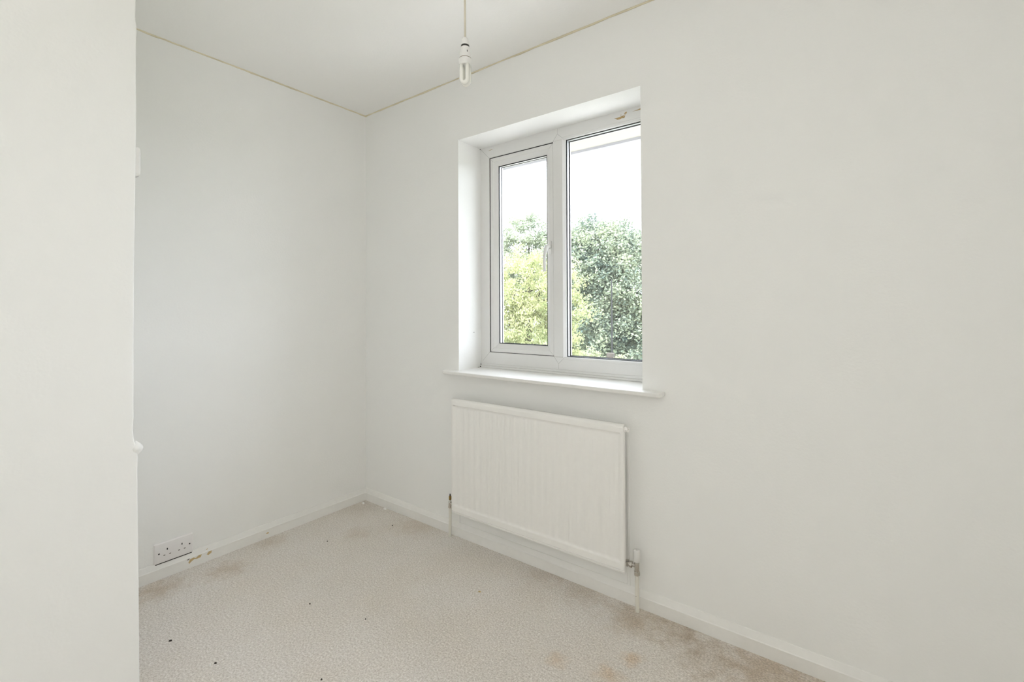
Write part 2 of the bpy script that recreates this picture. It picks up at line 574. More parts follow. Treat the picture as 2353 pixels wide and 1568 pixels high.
flake('paint_chip', [skpt(-0.62, 0.55), skpt(-0.612, 0.66), skpt(-0.604, 0.62), skpt(-0.608, 0.48)], 'bare', sk_left, FR)

# ------------------------------------------------------------------ yellowed joint between walls and ceiling
def joint(name, p0, p1, nrm, label, seed):
    rnd = random.Random(seed)
    p0, p1, nv = Vector(p0), Vector(p1), Vector(nrm)
    n = 40
    m = MB()
    vs_ = []
    for i in range(n + 1):
        p = p0.lerp(p1, i / n)
        a = 0.0055 + rnd.uniform(-0.0018, 0.0018)
        b = 0.0055 + rnd.uniform(-0.0018, 0.0018)
        vs_ += [p + nv * a, p + nv * a * 0.35 - Vector((0, 0, b * 0.35)), p - Vector((0, 0, b)), p - nv * 0.002 + Vector((0, 0, 0.002))]
    fs = []
    for i in range(n):
        for k in range(4):
            a, b = i * 4 + k, i * 4 + (k + 1) % 4
            fs.append((a, b, b + 4, a + 4))
    m.add(vs_, fs)
    o = m.build(name, 'joint', smooth=True)
    return structure(o, label, 'joint')
joint('trim_1', (0, -1.374, H), (0, 0, H), (1, 0, 0), 'yellowed joint between left wall and ceiling', 1)
joint('trim_2', (0, 0, H), (XR, 0, H), (0, -1, 0), 'yellowed joint between window wall and ceiling', 2)

# ------------------------------------------------------------------ window
FY = 0.180
win = structure(empty('window_1', (1.295, FY, 0.884)), 'white double-glazed casement window with trees outside', 'window')

def member(name, a, b, c, d, prof, mat, parent, **kw):
    """mitred frame member: outer edge a->b, inner edge d->c in (x,z); prof = [(u 0..1 from outer to inner, y)]"""
    def pt(e0, e1, u, y):
        return (e0[0] + (e1[0] - e0[0]) * u, y, e0[1] + (e1[1] - e0[1]) * u)
    n = len(prof)
    vs_ = [pt(a, d, u, y) for u, y in prof] + [pt(b, c, u, y) for u, y in prof]
    fs = [tuple(range(n))[::-1], tuple(range(n, 2 * n))] + [(i, (i + 1) % n, (i + 1) % n + n, i + n) for i in range(n)]
    return MB().add(vs_, fs).build(name, mat, parent, **kw)

def ring(names, x0, x1, z0, z1, w, prof, mat, parent, **kw):
    O = [(x0, z0), (x1, z0), (x1, z1), (x0, z1)]
    I = [(x0 + w, z0 + w), (x1 - w, z0 + w), (x1 - w, z1 - w), (x0 + w, z1 - w)]
    out = []
    for i in range(4):
        j = (i + 1) % 4
        out.append(member(names[i], O[i], O[j], I[j], I[i], prof, mat, parent, **kw))
    return out

def ring_mesh(name, x0, x1, z0, z1, w, y0, y1, mat, parent):
    """plain rectangular ring in one mesh"""
    m = MB()
    m.box(x0, x1, y0, y1, z0, z0 + w)
    m.box(x0, x1, y0, y1, z1 - w, z1)
    m.box(x0, x0 + w, y0, y1, z0 + w, z1 - w)
    m.box(x1 - w, x1, y0, y1, z0 + w, z1 - w)
    return m.build(name, mat, parent)

FW = 0.062
FX0, FX1, FZ0, FZ1 = OX0, OX1, 0.884, OZ1
ring(['bottom_rail', 'jamb', 'head_rail', 'jamb'], FX0, FX1, FZ0, FZ1, FW,
     [(0, FY), (0.95, FY), (1, FY + 0.003), (1, 0.248), (0, 0.250)], 'upvc', win)
IX0, IX1, IZ0, IZ1 = FX0 + FW, FX1 - FW, FZ0 + FW, FZ1 - FW
# mullion with pointed welded ends
MX0, MX1 = 1.2695, 1.3225
MB().box(MX0, MX1, FY, 0.248, IZ0, IZ1).build('mullion', 'upvc', win, bevel=0.002)
# sash gasket seen in the gap round the opening sash
ring_mesh('gasket', IX0 - 0.002, MX0 + 0.002, IZ0 - 0.002, IZ1 + 0.002, 0.0085, 0.1838, 0.230, 'gasket', win)
# opening sash
SX0, SX1, SZ0, SZ1 = IX0 + 0.0052, MX0 - 0.0012, IZ0 + 0.0026, IZ1 - 0.0042
SW = 0.0455
sash = empty('sash', (0, 0, 0))
sash.parent = win
sash.matrix_parent_inverse = Matrix.Translation(-Vector(win.location))
sash['label'] = 'opening left sash with handle'
ring(['rail', 'stile', 'rail', 'stile'], SX0, SX1, SZ0, SZ1, SW,
     [(0, 0.184), (0.08, 0.1825), (0.47, 0.1825), (0.50, 0.1845), (0.96, 0.1965), (1, 0.199), (1, 0.204), (0.6, 0.205), (0.6, 0.226),
      (1, 0.227), (1, 0.240), (0, 0.246)], 'upvc', sash)
GX0, GX1, GZ0, GZ1 = SX0 + SW, SX1 - SW, SZ0 + SW, SZ1 - SW
ring_mesh('bead_gasket', GX0 - 0.001, GX1 + 0.001, GZ0 - 0.001, GZ1 + 0.001, 0.0050, 0.2005, 0.2045, 'gasket', sash)
ring_mesh('spacer', GX0 - 0.003, GX1 + 0.003, GZ0 - 0.003, GZ1 + 0.003, 0.005, 0.2085, 0.2215, 'spacer', sash)
ring_mesh('outer_gasket', GX0 - 0.003, GX1 + 0.003, GZ0 - 0.003, GZ1 + 0.003, 0.0065, 0.2258, 0.2275, 'gasket', sash)
for y0, y1 in ((0.2046, 0.2084), (0.2216, 0.2256)):
    MB().box(GX0 - 0.008, GX1 + 0.008, y0, y1, GZ0 - 0.008, GZ1 + 0.008).build('pane', 'glass', sash)
# casement handle on the right-hand stile
hx, hz = 1.2505, 1.487
m = MB()
m.box(hx - 0.0095, hx + 0.0095, 0.172, 0.1824, hz - 0.034, hz + 0.034)
hb = m.build('handle_base', 'upvc', sash, bevel=0.004, seg=3)
m = MB()
m.tube([(hx, 0.176, hz + 0.004), (hx, 0.160, hz + 0.004), (hx, 0.148, hz - 0.001), (hx, 0.139, hz - 0.014), (hx, 0.132, hz - 0.034),
        (hx, 0.128, hz - 0.060), (hx, 0.128, hz - 0.090), (hx, 0.130, hz - 0.118), (hx, 0.1305, hz - 0.121)],
       [0.0125, 0.0125, 0.0125, 0.0105, 0.0085, 0.0078, 0.0078, 0.0082, 0.0055], n=16)
m.build('handle', 'upvc', sash, smooth=True)
MB().lathe([(0.0001, -0.002), (0.0022, -0.002), (0.0022, 0.0005), (0.0001, 0.0005)], 12, (hx - 0.006, 0.1395, hz - 0.004), 'y').build('key_hole', 'dark', sash)

# fixed light: beads, gaskets, spacer, panes
BX0, BX1, BZ0, BZ1 = 1.3220, 1.7465, 0.9330, 2.0255
BW = 0.0135
ring(['bead', 'bead', 'bead', 'bead'], BX0, BX1, BZ0, BZ1, BW,
     [(0, FY - 0.0006), (0.12, FY - 0.0012), (0.85, 0.190), (1, 0.193), (1, 0.200), (0, 0.200)], 'upvc', win)
ax0, ax1, az0, az1 = BX0 + BW, BX1 - BW, BZ0 + BW, BZ1 - BW
ring_mesh('bead_gasket', ax0 - 0.001, ax1 + 0.001, az0 - 0.001, az1 + 0.001, 0.0045, 0.1965, 0.2012, 'gasket', win)
ring_mesh('spacer', ax0 - 0.003, ax1 + 0.003, az0 - 0.003, az1 + 0.003, 0.005, 0.2055, 0.2185, 'spacer', win)
ring_mesh('outer_gasket', ax0 - 0.003, ax1 + 0.003, az0 - 0.003, az1 + 0.003, 0.0090, 0.2228, 0.2250, 'gasket', win)
for y0, y1 in ((0.2013, 0.2053), (0.2187, 0.2227)):
    MB().box(ax0 - 0.006, ax1 + 0.006, y0, y1, az0 - 0.006, az1 + 0.006).build('pane', 'glass', win)
ring_mesh('outer_rebate', ax0 - 0.03, ax1 + 0.006, az0 - 0.03, az1 + 0.03, 0.028, 0.2255, 0.246, 'upvc', win)

# welded mitre joints: hairline grooves
def hair(p, q, y, w=0.0006):
    p, q = Vector((p[0], 0, p[1])), Vector((q[0], 0, q[1]))
    t = (q - p).normalized()
    s = Vector((-t.z, 0, t.x)) * w
    loop = [p - s, q - s, q + s, p + s]
    MB().prism(loop, (0, y - 0.0003, 0), (0, y + 0.001, 0)).build('mitre_joint', 'upvc_line', win)
hair((FX0 + 0.012, FZ0 + 0.012), (IX0, IZ0), FY)
hair((FX0, FZ1), (IX0, IZ1), FY)
mc = (MX0 + MX1) / 2
for (zi, zd) in ((IZ0, -1), (IZ1, 1)):
    hair((MX0, zi), (mc, zi + zd * 0.034), FY)
    hair((mc, zi + zd * 0.034), (MX1 + 0.004, zi + zd * 0.006), FY)
    hair((mc, zi + zd * 0.034), (mc, zi + zd * 0.060), FY, 0.0004)
for (cx_, cz_, dx_, dz_) in ((SX0, SZ0, 1, 1), (SX0, SZ1, 1, -1), (SX1, SZ0, -1, 1), (SX1, SZ1, -1, -1)):
    hair((cx_ + dx_ * 0.002, cz_ + dz_ * 0.002), (cx_ + dx_ * 0.0215, cz_ + dz_ * 0.0215), 0.1825, 0.0005)
# bottom trim bead between frame and sill board, sealant in the corner
m = MB()
m.box(OX0, OX1, FY - 0.004, 0.25, 0.8720, 0.8838)
m.build('cover_strip', 'upvc', win, bevel=0.0015)
m = MB()
m.box(OX0, OX1, FY - 0.010, 0.25, OZ0 + 0.0002, 0.8718)
m.build('cover_strip', 'upvc', win, bevel=0.002)
lump(0.7995, 0.1700, 0.8645, 0.0035, 0.0035, 0.0030, 'cracked_sealant', win, 'dark', 5, 6)
lump(0.7985, 0.1765, 0.8760, 0.0020, 0.0030, 0.0085, 'cracked_sealant', win, 'greyslot', 6, 6)
lump(0.7985, 0.1560, 0.8622, 0.0018, 0.0110, 0.0012, 'cracked_sealant', win, 'greyslot', 8, 6)
lump(0.7972, 0.1760, 2.0710, 0.0018, 0.0030, 0.0040, 'cracked_sealant', win, 'greyslot', 9, 6)
# brown remains of protective film on the head rail
def film(pts):
    flake('film_residue', [(x, FY, z) for x, z in pts], 'residue', win, (0, -1, 0), 0.0005)
film([(1.598, 2.0475), (1.613, 2.0465), (1.626, 2.0480), (1.640, 2.0500), (1.652, 2.0530), (1.653, 2.0500), (1.640, 2.0470),
      (1.651, 2.0455), (1.647, 2.0380), (1.634, 2.0400), (1.625, 2.0375), (1.611, 2.0385), (1.609, 2.0430)])
film([(1.6450, 2.0545), (1.6495, 2.0610), (1.6560, 2.0640), (1.6600, 2.0615), (1.6575, 2.0560), (1.6510, 2.0550)])
film([(1.6290, 2.0540), (1.6310, 2.0580), (1.6330, 2.0560), (1.6315, 2.0530)])
film([(1.684, 2.0575), (1.700, 2.0585), (1.715, 2.0605), (1.728, 2.0640), (1.728, 2.0560), (1.712, 2.0560), (1.700, 2.0570)])
film([(0.853, 2.0520), (0.862, 2.0540), (0.874, 2.0555), (0.886, 2.0550), (0.876, 2.0535), (0.866, 2.0525)])

# ------------------------------------------------------------------ sill board
x0, x1, yf = 0.717, 1.884, -0.058
loop = [(OX0, 0.200), (OX0, 0.0), (x0, 0.0), (x0, yf + 0.02), (x0 + 0.006, yf + 0.006), (x0 + 0.02, yf), (x1 - 0.016, yf),
        (x1 - 0.004, yf + 0.005), (x1, yf + 0.018), (x1, 0.0), (OX1, 0.0), (OX1, 0.200)]
m = MB().prism([(a, b, 0) for a, b in loop], (0, 0, OZ0 - SILL_T), (0, 0, OZ0))
sill = m.build('window_sill', 'gloss', bevel=0.0045, seg=3)
structure(sill, 'white painted window sill board above the radiator', 'window sill')
nail = MB().lathe([(0.0001, -0.0015), (0.0024, -0.0015), (0.0020, 0.0008), (0.0001, 0.0010)], 10, (OX0, 0.1194, 1.0552), 'x')
o = nail.build('nail_hole', 'dark', bpy.data.objects['wall_window'])

# ------------------------------------------------------------------ radiator
RX0, RX1, RZ0, RZ1 = 0.806, 1.7415, 0.146, 0.7265
RYF, RYB = -0.070, -0.056
rad = empty('radiator', (1.274, -0.052, RZ0))
tag(rad, 'white fluted panel radiator below the window', 'radiator')
NFL = 24
pitch = (RX1 - RX0 - 0.03) / NFL
xs = [RX0, RX0 + 0.003, RX0 + 0.015]
for k in range(NFL):
    for t in (0.16, 0.24, 0.34, 0.5, 0.66, 0.76, 0.84, 1.0):
        xs.append(RX0 + 0.015 + pitch * (k + t))
xs += [RX1 - 0.003, RX1]
zrows = [RZ0, RZ0 + 0.003, RZ0 + 0.0085, RZ0 + 0.0105, RZ0 + 0.0125, 0.1805, 0.1835, 0.1870, 0.1905, 0.198, 0.45, 0.675, 0.682, 0.6865,
         0.6895, 0.6925, 0.694, 0.712, 0.7165, 0.7215, 0.7250, RZ1]
def flute(x):
    t = ((x - RX0 - 0.015) / pitch) % 1.0
    if x <= RX0 + 0.0151 or x >= RX1 - 0.0151:
        return 0.0
    if t < 0.16 or t > 0.84:
        return 0.0
    if t < 0.34:
        return (t - 0.16) / 0.18
    if t > 0.66:
        return (0.84 - t) / 0.18
    return 1.0
def ysurf(x, z):
    side = x <= RX0 + 0.001 or x >= RX1 - 0.001
    e = 0.0025 if side else 0.0
    rim = x < RX0 + 0.016 or x > RX1 - 0.016
    if z >= 0.694:                       # header with rolled top
        y = RYF
        if z > 0.7125:
            y += {0.7165: 0.0012, 0.7215: 0.0040, 0.7250: 0.0085}.get(round(z, 4), 0.013)
    elif z <= 0.1806:
        y = RYF
        if abs(z - (RZ0 + 0.0105)) < 1e-4 and not side:
            y += 0.0045
        if z <= RZ0 + 0.0005:
            y += 0.002
    elif rim:
        y = RYF
    else:
        inz = 0.0 if z < 0.184 else (0.5 if z < 0.188 else 1.0)
        y = RYF + 0.0036 * min(1, inz) + 0.0022 * flute(x) * inz
        if z > 0.674:
            y += {0.675: 0.0002, 0.682: 0.0016, 0.6865: 0.0040, 0.6895: 0.0060, 0.6925: 0.0070}.get(round(z, 4), 0)
            y = min(y, RYB - 0.001)
    return y + e
vs_, fs = [], []
nx = len(xs)
for z in zrows:
    for x in xs:
        vs_.append((x, ysurf(x, z), z))
for j in range(len(zrows) - 1):
    for i in range(nx - 1):
        a = j * nx + i
        fs.append((a, a + 1, a + nx + 1, a + nx))
k = len(vs_)
for (x, z) in ((RX0, RZ0), (RX1, RZ0), (RX1, RZ1), (RX0, RZ1)):
    vs_.append((x, RYB, z))
nzr = len(zrows)
fs += [(k, k + 1, k + 2, k + 3)]
fs.append(tuple(range(nx)) + (k + 1, k))
fs.append(tuple((nzr - 1) * nx + i for i in range(nx)) + (k + 2, k + 3))
fs.append(tuple(j * nx for j in range(nzr)) + (k + 3, k))
fs.append(tuple(j * nx + nx - 1 for j in range(nzr)) + (k + 2, k + 1))
MB().add(vs_, fs).build('panel', 'rad', rad, auto=55)
# convector fins folded behind the panel
m = MB()
pts, n = [], 46
for i in range(n + 1):
    x = RX0 + 0.012 + (RX1 - RX0 - 0.024) * i / n
    pts.append((x, -0.038 if i % 2 else -0.0555))
for i in range(n):
    (xa, ya), (xb, yb) = pts[i], pts[i + 1]
    m.add([(xa, ya, 0.19), (xb, yb, 0.19), (xb, yb, 0.69), (xa, ya, 0.69)], [(0, 1, 2, 3)])
m.build('convector', 'rad', rad)
# two hanging brackets
for bx in (0.98, 1.57):
    MB().box(bx - 0.015, bx + 0.015, -0.0375, -0.0035, 0.25, 0.62).build('bracket', 'rad', rad, bevel=0.002)
# bleed plug, top right; blank plug, bottom tappings
m = MB().lathe([(0.0110, 0.0), (0.0110, 0.007), (0.0090, 0.0075), (0.0090, 0.0155), (0.0060, 0.016), (0.0050, 0.011), (0.0001, 0.011)],
               8, (RX1 - 0.002, -0.0545, 0.706), 'x')
m.build('bleed_plug', 'rad', rad, auto=35)
MB().box(RX1 + 0.0080, RX1 + 0.0130, -0.0575, -0.0515, 0.7040, 0.7080).build('bleed_screw', 'chrome', rad)
# tail piece, union nut, valve body, cap and supply pipe at the right
VY, VX, VZ = -0.043, 1.782, 0.178
tp = MB().lathe([(0.0001, RX1 - 0.006), (0.012, RX1 - 0.006), (0.0135, RX1 + 0.001), (0.0135, RX1 + 0.005), (0.009, RX1 + 0.006),
                 (0.009, RX1 + 0.012), (0.0001, RX1 + 0.012)], 20, (0, VY, VZ), 'x')
valve = empty('radiator_valve', (VX, VY, 0))
tag(valve, 'chrome radiator valve with white cap on a white pipe, right of radiator', 'valve')
tp.build('tail_piece', 'chrome', valve, auto=35)
MB().lathe([(0.0115, RX1 + 0.0105), (0.0125, RX1 + 0.012), (0.0125, RX1 + 0.021), (0.0110, RX1 + 0.0225)], 6, (0, VY, VZ), 'x').build('union_nut', 'chrome', valve, bevel=0.001)
MB().lathe([(0.0075, RX1 + 0.020), (0.0075, VX)], 16, (0, VY, VZ), 'x').build('branch', 'chrome', valve, auto=40)
MB().lathe([(0.0085, 0.152), (0.0095, 0.154), (0.0095, 0.196), (0.0080, 0.199)], 20, (VX, VY, 0)).build('valve_body', 'chrome', valve, auto=40)
MB().lathe([(0.0110, 0.143), (0.0125, 0.145), (0.0125, 0.157), (0.0110, 0.159)], 6, (VX, VY, 0)).build('compression_nut', 'chrome', valve, bevel=0.001)
cap = MB().lathe([(0.0001, 0.194), (0.0095, 0.194), (0.0115, 0.1965), (0.0130, 0.2005), (0.0133, 0.205), (0.0133, 0.233), (0.0122, 0.239), (0.0095, 0.2415),
                  (0.0045, 0.2418), (0.0036, 0.2405), (0.0034, 0.237), (0.0001, 0.237)], 28, (VX, VY, 0)).build('valve_cap', 'plastic', valve, auto=40)
MB().lathe([(0.0001, 0.2371), (0.0034, 0.2371), (0.0001, 0.2376)], 12, (VX, VY, 0)).build('cap_screw', 'greyslot', cap)
MB().tube([(VX, VY, 0.150), (VX, VY + 0.001, 0.09), (VX - 0.001, VY + 0.004, -0.005)], 0.0078, 16).build('supply_pipe', 'pipe', valve, auto=40)
MB().lathe([(0.0001, 0), (0.0014, 0), (0.0010, 0.0006), (0.0001, 0.0008)], 8, (0, 0, 0), 'y')
m = MB().lathe([(0.0001, -0.0012), (0.0014, -0.0010), (0.0012, 0.0004), (0.0001, 0.0006)], 8, (VX - 0.0022, VY - 0.0048, 0.0635), 'y')
m.build('paint_speck', 'dark', valve)
# lockshield at the left: brass spindle, nut and pipe
LX, LZ = 0.772, 0.166
lock = empty('lockshield_valve', (LX, VY, 0))
tag(lock, 'brass lockshield valve without cap on a white pipe, left of radiator', 'valve')
MB().lathe([(0.0001, 0.193), (0.0060, 0.193), (0.0068, 0.195), (0.0068, 0.211), (0.0050, 0.214), (0.0001, 0.214)], 8, (LX, VY, 0)).build('gland_nut', 'brass', lock, auto=30)
MB().lathe([(0.0032, 0.213), (0.0030, 0.2235), (0.0001, 0.2240)], 10, (LX, VY, 0)).build('spindle', 'dark', lock, auto=40)
MB().lathe([(0.0058, 0.186), (0.0058, 0.194)], 14, (LX, VY, 0)).build('neck', 'plastic', lock, auto=40)
MB().lathe([(0.0070, 0.158), (0.0085, 0.161), (0.0085, 0.184), (0.0068, 0.187)], 18, (LX, VY, 0)).build('valve_body', 'chrome', lock, auto=40)
MB().lathe([(0.0090, 0.152), (0.0102, 0.1535), (0.0102, 0.1645), (0.0090, 0.166)], 6, (LX, VY, 0)).build('compression_nut', 'chrome', lock, bevel=0.001)
MB().lathe([(0.0070, LX), (0.0070, RX0 + 0.012)], 14, (0, VY, LZ + 0.008), 'x').build('branch', 'chrome', lock, auto=40)
MB().lathe([(0.0105, RX0 - 0.016), (0.0115, RX0 - 0.014), (0.0115, RX0 - 0.005), (0.0105, RX0 - 0.004)], 6, (0, VY, LZ + 0.008), 'x').build('union_nut', 'chrome', lock)
MB().tube([(LX, VY, 0.154), (LX - 0.002, VY + 0.002, 0.09), (LX - 0.009, VY + 0.006, -0.005)], 0.0078, 16).build('supply_pipe', 'pipe', lock, auto=40)

# lining panel on the wall behind the radiator, with its raised paper edge
lin = MB()
lin.box(0.806, 1.7255, -0.0022, 0.0, 0.0705, 0.715)
lin = lin.build('trim_3', 'wall')
structure(lin, 'smooth lining panel on the wall behind the radiator', 'wall panel')
for (xa, xb) in ((0.7985, 0.803), (1.7265, 1.737)):
    MB().box(xa, xb, -0.0045, 0.0, 0.062, 0.700).build('panel_edge', 'wall', lin, bevel=0.0015)

# ------------------------------------------------------------------ double socket on the left wall
SCY, SCZ = -1.0218, 0.1102
sock = empty('double_socket', (0, SCY, SCZ - 0.043))
tag(sock, 'white double wall socket just above the left skirting', 'socket')
def rrect(hw, hh, r, n=5):
    pts = []
    for (cx_, cz_, a0) in ((hw - r, hh - r, 0), (-hw + r, hh - r, 90), (-hw + r, -hh + r, 180), (hw - r, -hh + r, 270)):
        for i in range(n + 1):
            a = math.radians(a0 + 90 * i / n)
            pts.append((cx_ + r * math.cos(a), cz_ + r * math.sin(a)))
    return pts
m = MB()
levels = [(0.0745, 0.0438, 0.0), (0.0745, 0.0438, 0.0055), (0.0725, 0.0418, 0.0085), (0.0715, 0.0408, 0.0092)]
vs_, fs = [], []
nr = 24
for (hw, hh, dx) in levels:
    vs_ += [(dx, SCY + a, SCZ + b) for a, b in rrect(hw, hh, 0.004)]
for j in range(3):
    for i in range(nr):
        fs.append((j * nr + i, j * nr + (i + 1) % nr, (j + 1) * nr + (i + 1) % nr, (j + 1) * nr + i))
fs += [tuple(range(nr))[::-1], tuple(range(3 * nr, 4 * nr))]
MB().add(vs_, fs).build('face_plate', 'socket', sock, auto=30)
PX = 0.0092
for c in (-1.0478, -0.9915):
    MB().box(PX - 0.002, PX + 0.0002, c - 0.0021, c + 0.0021, SCZ + 0.0068, SCZ + 0.0148).build('earth_slot', 'dark', sock)
    for s in (-1, 1):
        MB().box(PX - 0.002, PX + 0.0002, c + s * 0.0108 - 0.0034, c + s * 0.0108 + 0.0034, SCZ - 0.0148, SCZ - 0.0110).build('pin_slot', 'greyslot', sock)
for c in (-1.0787, -0.9615):
    MB().lathe([(0.0001, PX - 0.001), (0.0032, PX - 0.001), (0.0032, PX + 0.0003), (0.0001, PX + 0.0004)], 12, (0, c, SCZ - 0.0006), 'x').build('screw_hole', 'dark', sock)
MB().box(0.0008, 0.0075, SCY - 0.0690, SCY + 0.0700, SCZ - 0.0462, SCZ - 0.0434).build('shadow_gap', 'dark', sock)  # solid dark strip that paints in the shadow under the plate

# ------------------------------------------------------------------ switch on the return of the boxed-in wall
sw = empty('light_switch', (0.776, -1.374, 1.576))
tag(sw, 'white light switch edge showing past the left boxed-in corner', 'switch')
m = MB()
vs_, fs = [], []
nr = 32
for (s, yy) in ((0.0, -1.376), (0.0, -1.3665), (0.0012, -1.3630), (0.004, -1.3608), (0.007, -1.3600)):
    vs_ += [(0.772 + a, yy, 1.6185 + b) for a, b in rrect(0.043 - s, 0.0435 - s * 1.6, 0.012 - s * 0.6, 7)]
for j in range(4):
    for i in range(nr):
        fs.append((j * nr + i, j * nr + (i + 1) % nr, (j + 1) * nr + (i + 1) % nr, (j + 1) * nr + i))
fs += [tuple(range(nr))[::-1], tuple(range(4 * nr, 5 * nr))]
MB().add(vs_, fs).build('switch_plate', 'plastic', sw, auto=40)
MB().box(0.763, 0.781, -1.3602, -1.3565, 1.607, 1.630).build('rocker', 'plastic', sw, bevel=0.0015)

# ------------------------------------------------------------------ pendant lamp
LXc, LYc = 1.626, -0.8486
lamp = empty('pendant_lamp', (LXc, LYc, 1.803))
tag(lamp, 'bare pendant bulb in a white holder on a cream flex', 'lamp')
org = (LXc, LYc, 0)
MB().tube([(LXc, LYc, 1.925), (LXc - 0.0004, LYc, 2.05), (LXc + 0.0002, LYc, 2.2), (LXc, LYc, 2.385)], 0.0029, 10).build('flex', 'flexmat', lamp, smooth=True)
MB().lathe([(0.0001, 2.399), (0.037, 2.399), (0.038, 2.393), (0.034, 2.382), (0.012, 2.374), (0.006, 2.365), (0.0001, 2.365)], 32, org).build('ceiling_rose', 'plastic', lamp, auto=40)
MB().lathe([(0.0001, 1.932), (0.0078, 1.932), (0.0088, 1.930), (0.0098, 1.921), (0.0102, 1.9115), (0.0095, 1.9105), (0.0001, 1.9105)], 32, org).build('holder_cap', 'plastic', lamp, auto=40)
MB().lathe([(0.0112, 1.9125), (0.0116, 1.9070)], 32, org).build('holder_ring', 'dark', lamp, auto=40)
MB().lathe([(0.0001, 1.9072), (0.0116, 1.9072), (0.0122, 1.905), (0.0135, 1.897), (0.0158, 1.886), (0.0170, 1.8775), (0.0160, 1.8765), (0.0001, 1.8765)], 36, org).build('holder_skirt', 'plastic', lamp, auto=40)
MB().lathe([(0.0160, 1.8785), (0.0164, 1.8735)], 36, org).build('skirt_ring', 'brownring', lamp, auto=40)
base = MB().lathe([(0.0001, 1.875), (0.0165, 1.875), (0.0178, 1.873), (0.0180, 1.860), (0.0165, 1.8565), (0.0001, 1.8560)], 36, org).build('bulb_base', 'plastic', lamp, auto=40)
# marks facing the camera
vcam = (Vector((CAM.x, CAM.y, 0)) - Vector((LXc, LYc, 0))).normalized()
def mark(name, ang, r0, z0, r1, z1, w, mat, parent):
    """small mark on the round holder between two heights, ang in degrees round from the view of the door"""
    a = math.atan2(-0.737, 0.676) + math.radians(ang)
    d = Vector((math.cos(a), math.sin(a), 0))
    t = Vector((-math.sin(a), math.cos(a), 0))
    p, q = Vector(org) + d * r0 + Vector((0, 0, z0)), Vector(org) + d * r1 + Vector((0, 0, z1))
    MB().prism([p - t * w, p + t * w, q + t * w, q - t * w], d * -0.001, d * 0.0002).build(name, mat, parent)
mark('slot', 22, 0.0140, 1.8945, 0.0152, 1.8885, 0.0009, 'dark', lamp)
mark('printed_mark', 14, 0.01795, 1.8715, 0.01795, 1.8695, 0.0045, 'socket', base)
# two U-shaped tubes
a0 = math.atan2(-0.737, 0.676)
for s in (-1, 1):
    side = Vector((-math.sin(a0 + 1.25), math.cos(a0 + 1.25), 0))
    dep = Vector((math.cos(a0 + 1.25), math.sin(a0 + 1.25), 0))
    c = Vector((LXc, LYc, 0)) + side * (0.0080 * s)
    path = [c + dep * 0.0085 + Vector((0, 0, 1.8575)), c + dep * 0.0085 + Vector((0, 0, 1.84)), c + dep * 0.0085 + Vector((0, 0, 1.8165))]
    for k in range(1, 9):
        a = math.pi * k / 9
        path.append(c + dep * (0.0085 * math.cos(a)) + Vector((0, 0, 1.8165 - 0.0090 * math.sin(a))))
    path += [c - dep * 0.0085 + Vector((0, 0, 1.8165)), c - dep * 0.0085 + Vector((0, 0, 1.84)), c - dep * 0.0085 + Vector((0, 0, 1.8575))]
    MB().tube(path, 0.0058, 14).build('glass_tube', 'tube', lamp, smooth=True)

# ------------------------------------------------------------------ bits on the carpet
def crumb(x, y, L_, W_, ang, mat, label, cat='crumb', h=0.004, group='bits lying on the carpet'):
    rnd = random.Random(int(x * 1000) + int(-y * 7000))
    n = 7
    top, bot = [], []
    for i in range(n):
        a = 2 * math.pi * i / n
        r = rnd.uniform(0.75, 1.1)
        px, py = L_ / 2 * r * math.cos(a), W_ / 2 * r * math.sin(a)
        c, s = math.cos(ang), math.sin(ang)
        q = (x + px * c - py * s, y + px * s + py * c)
        bot.append((*q, 0.0))
        top.append((x + (q[0] - x) * 0.7, y + (q[1] - y) * 0.7, h * rnd.uniform(0.8, 1.1)))
    fs = [tuple(range(n))[::-1], tuple(range(n, 2 * n))] + [(i, (i + 1) % n, (i + 1) % n + n, i + n) for i in range(n)]
    o = MB().add(bot + top, fs).build('paint_chip_loose' if mat == 'whitechip' else 'crumb', mat)
    return tag(o, label, cat, group)
crumb(0.505, -1.188, 0.013, 0.006, 0.9, 'crumb', 'dark brown crumb on carpet near the boxed-in wall, long and thin')
crumb(0.752, -1.136, 0.010, 0.006, 0.8, 'crumb', 'dark blob-like crumb on carpet, lowest beside the boxed-in wall')
crumb(0.745, -1.150, 0.006, 0.005, 0.2, 'whitechip', 'tiny white chip touching the lowest dark crumb on carpet', 'paint chip')
crumb(0.050, -0.0547, 0.017, 0.014, 0.2, 'whitechip', 'white paint chip on carpet right in the room corner', 'paint chip', 0.009)
crumb(0.223, -0.0275, 0.024, 0.013, 0.1, 'whitechip', 'white paint chip on carpet against skirting near the corner', 'paint chip', 0.009)
crumb(0.4274, -0.139, 0.007, 0.006, 0.2, 'crumb', 'small dark speck on carpet between corner and radiator')
crumb(0.708, -0.7765, 0.008, 0.004, 0.7, 'crumb', 'small dark sliver on carpet in the middle of the floor')
crumb(0.967, -0.700, 0.005, 0.005, 0.2, 'crumb', 'pinhead dark speck on carpet in front of the radiator')
crumb(1.203, -0.309, 0.014, 0.006, 0.3, 'bare', 'brown crumb on carpet just in front of the radiator')
crumb(0.2987, -0.448, 0.006, 0.005, 0.3, 'crumb', 'faint dark speck on carpet near the left skirting')
crumb(1.102, -0.963, 0.008, 0.004, 1.0, 'crumb', 'dark sliver on carpet at the bottom edge of the view')

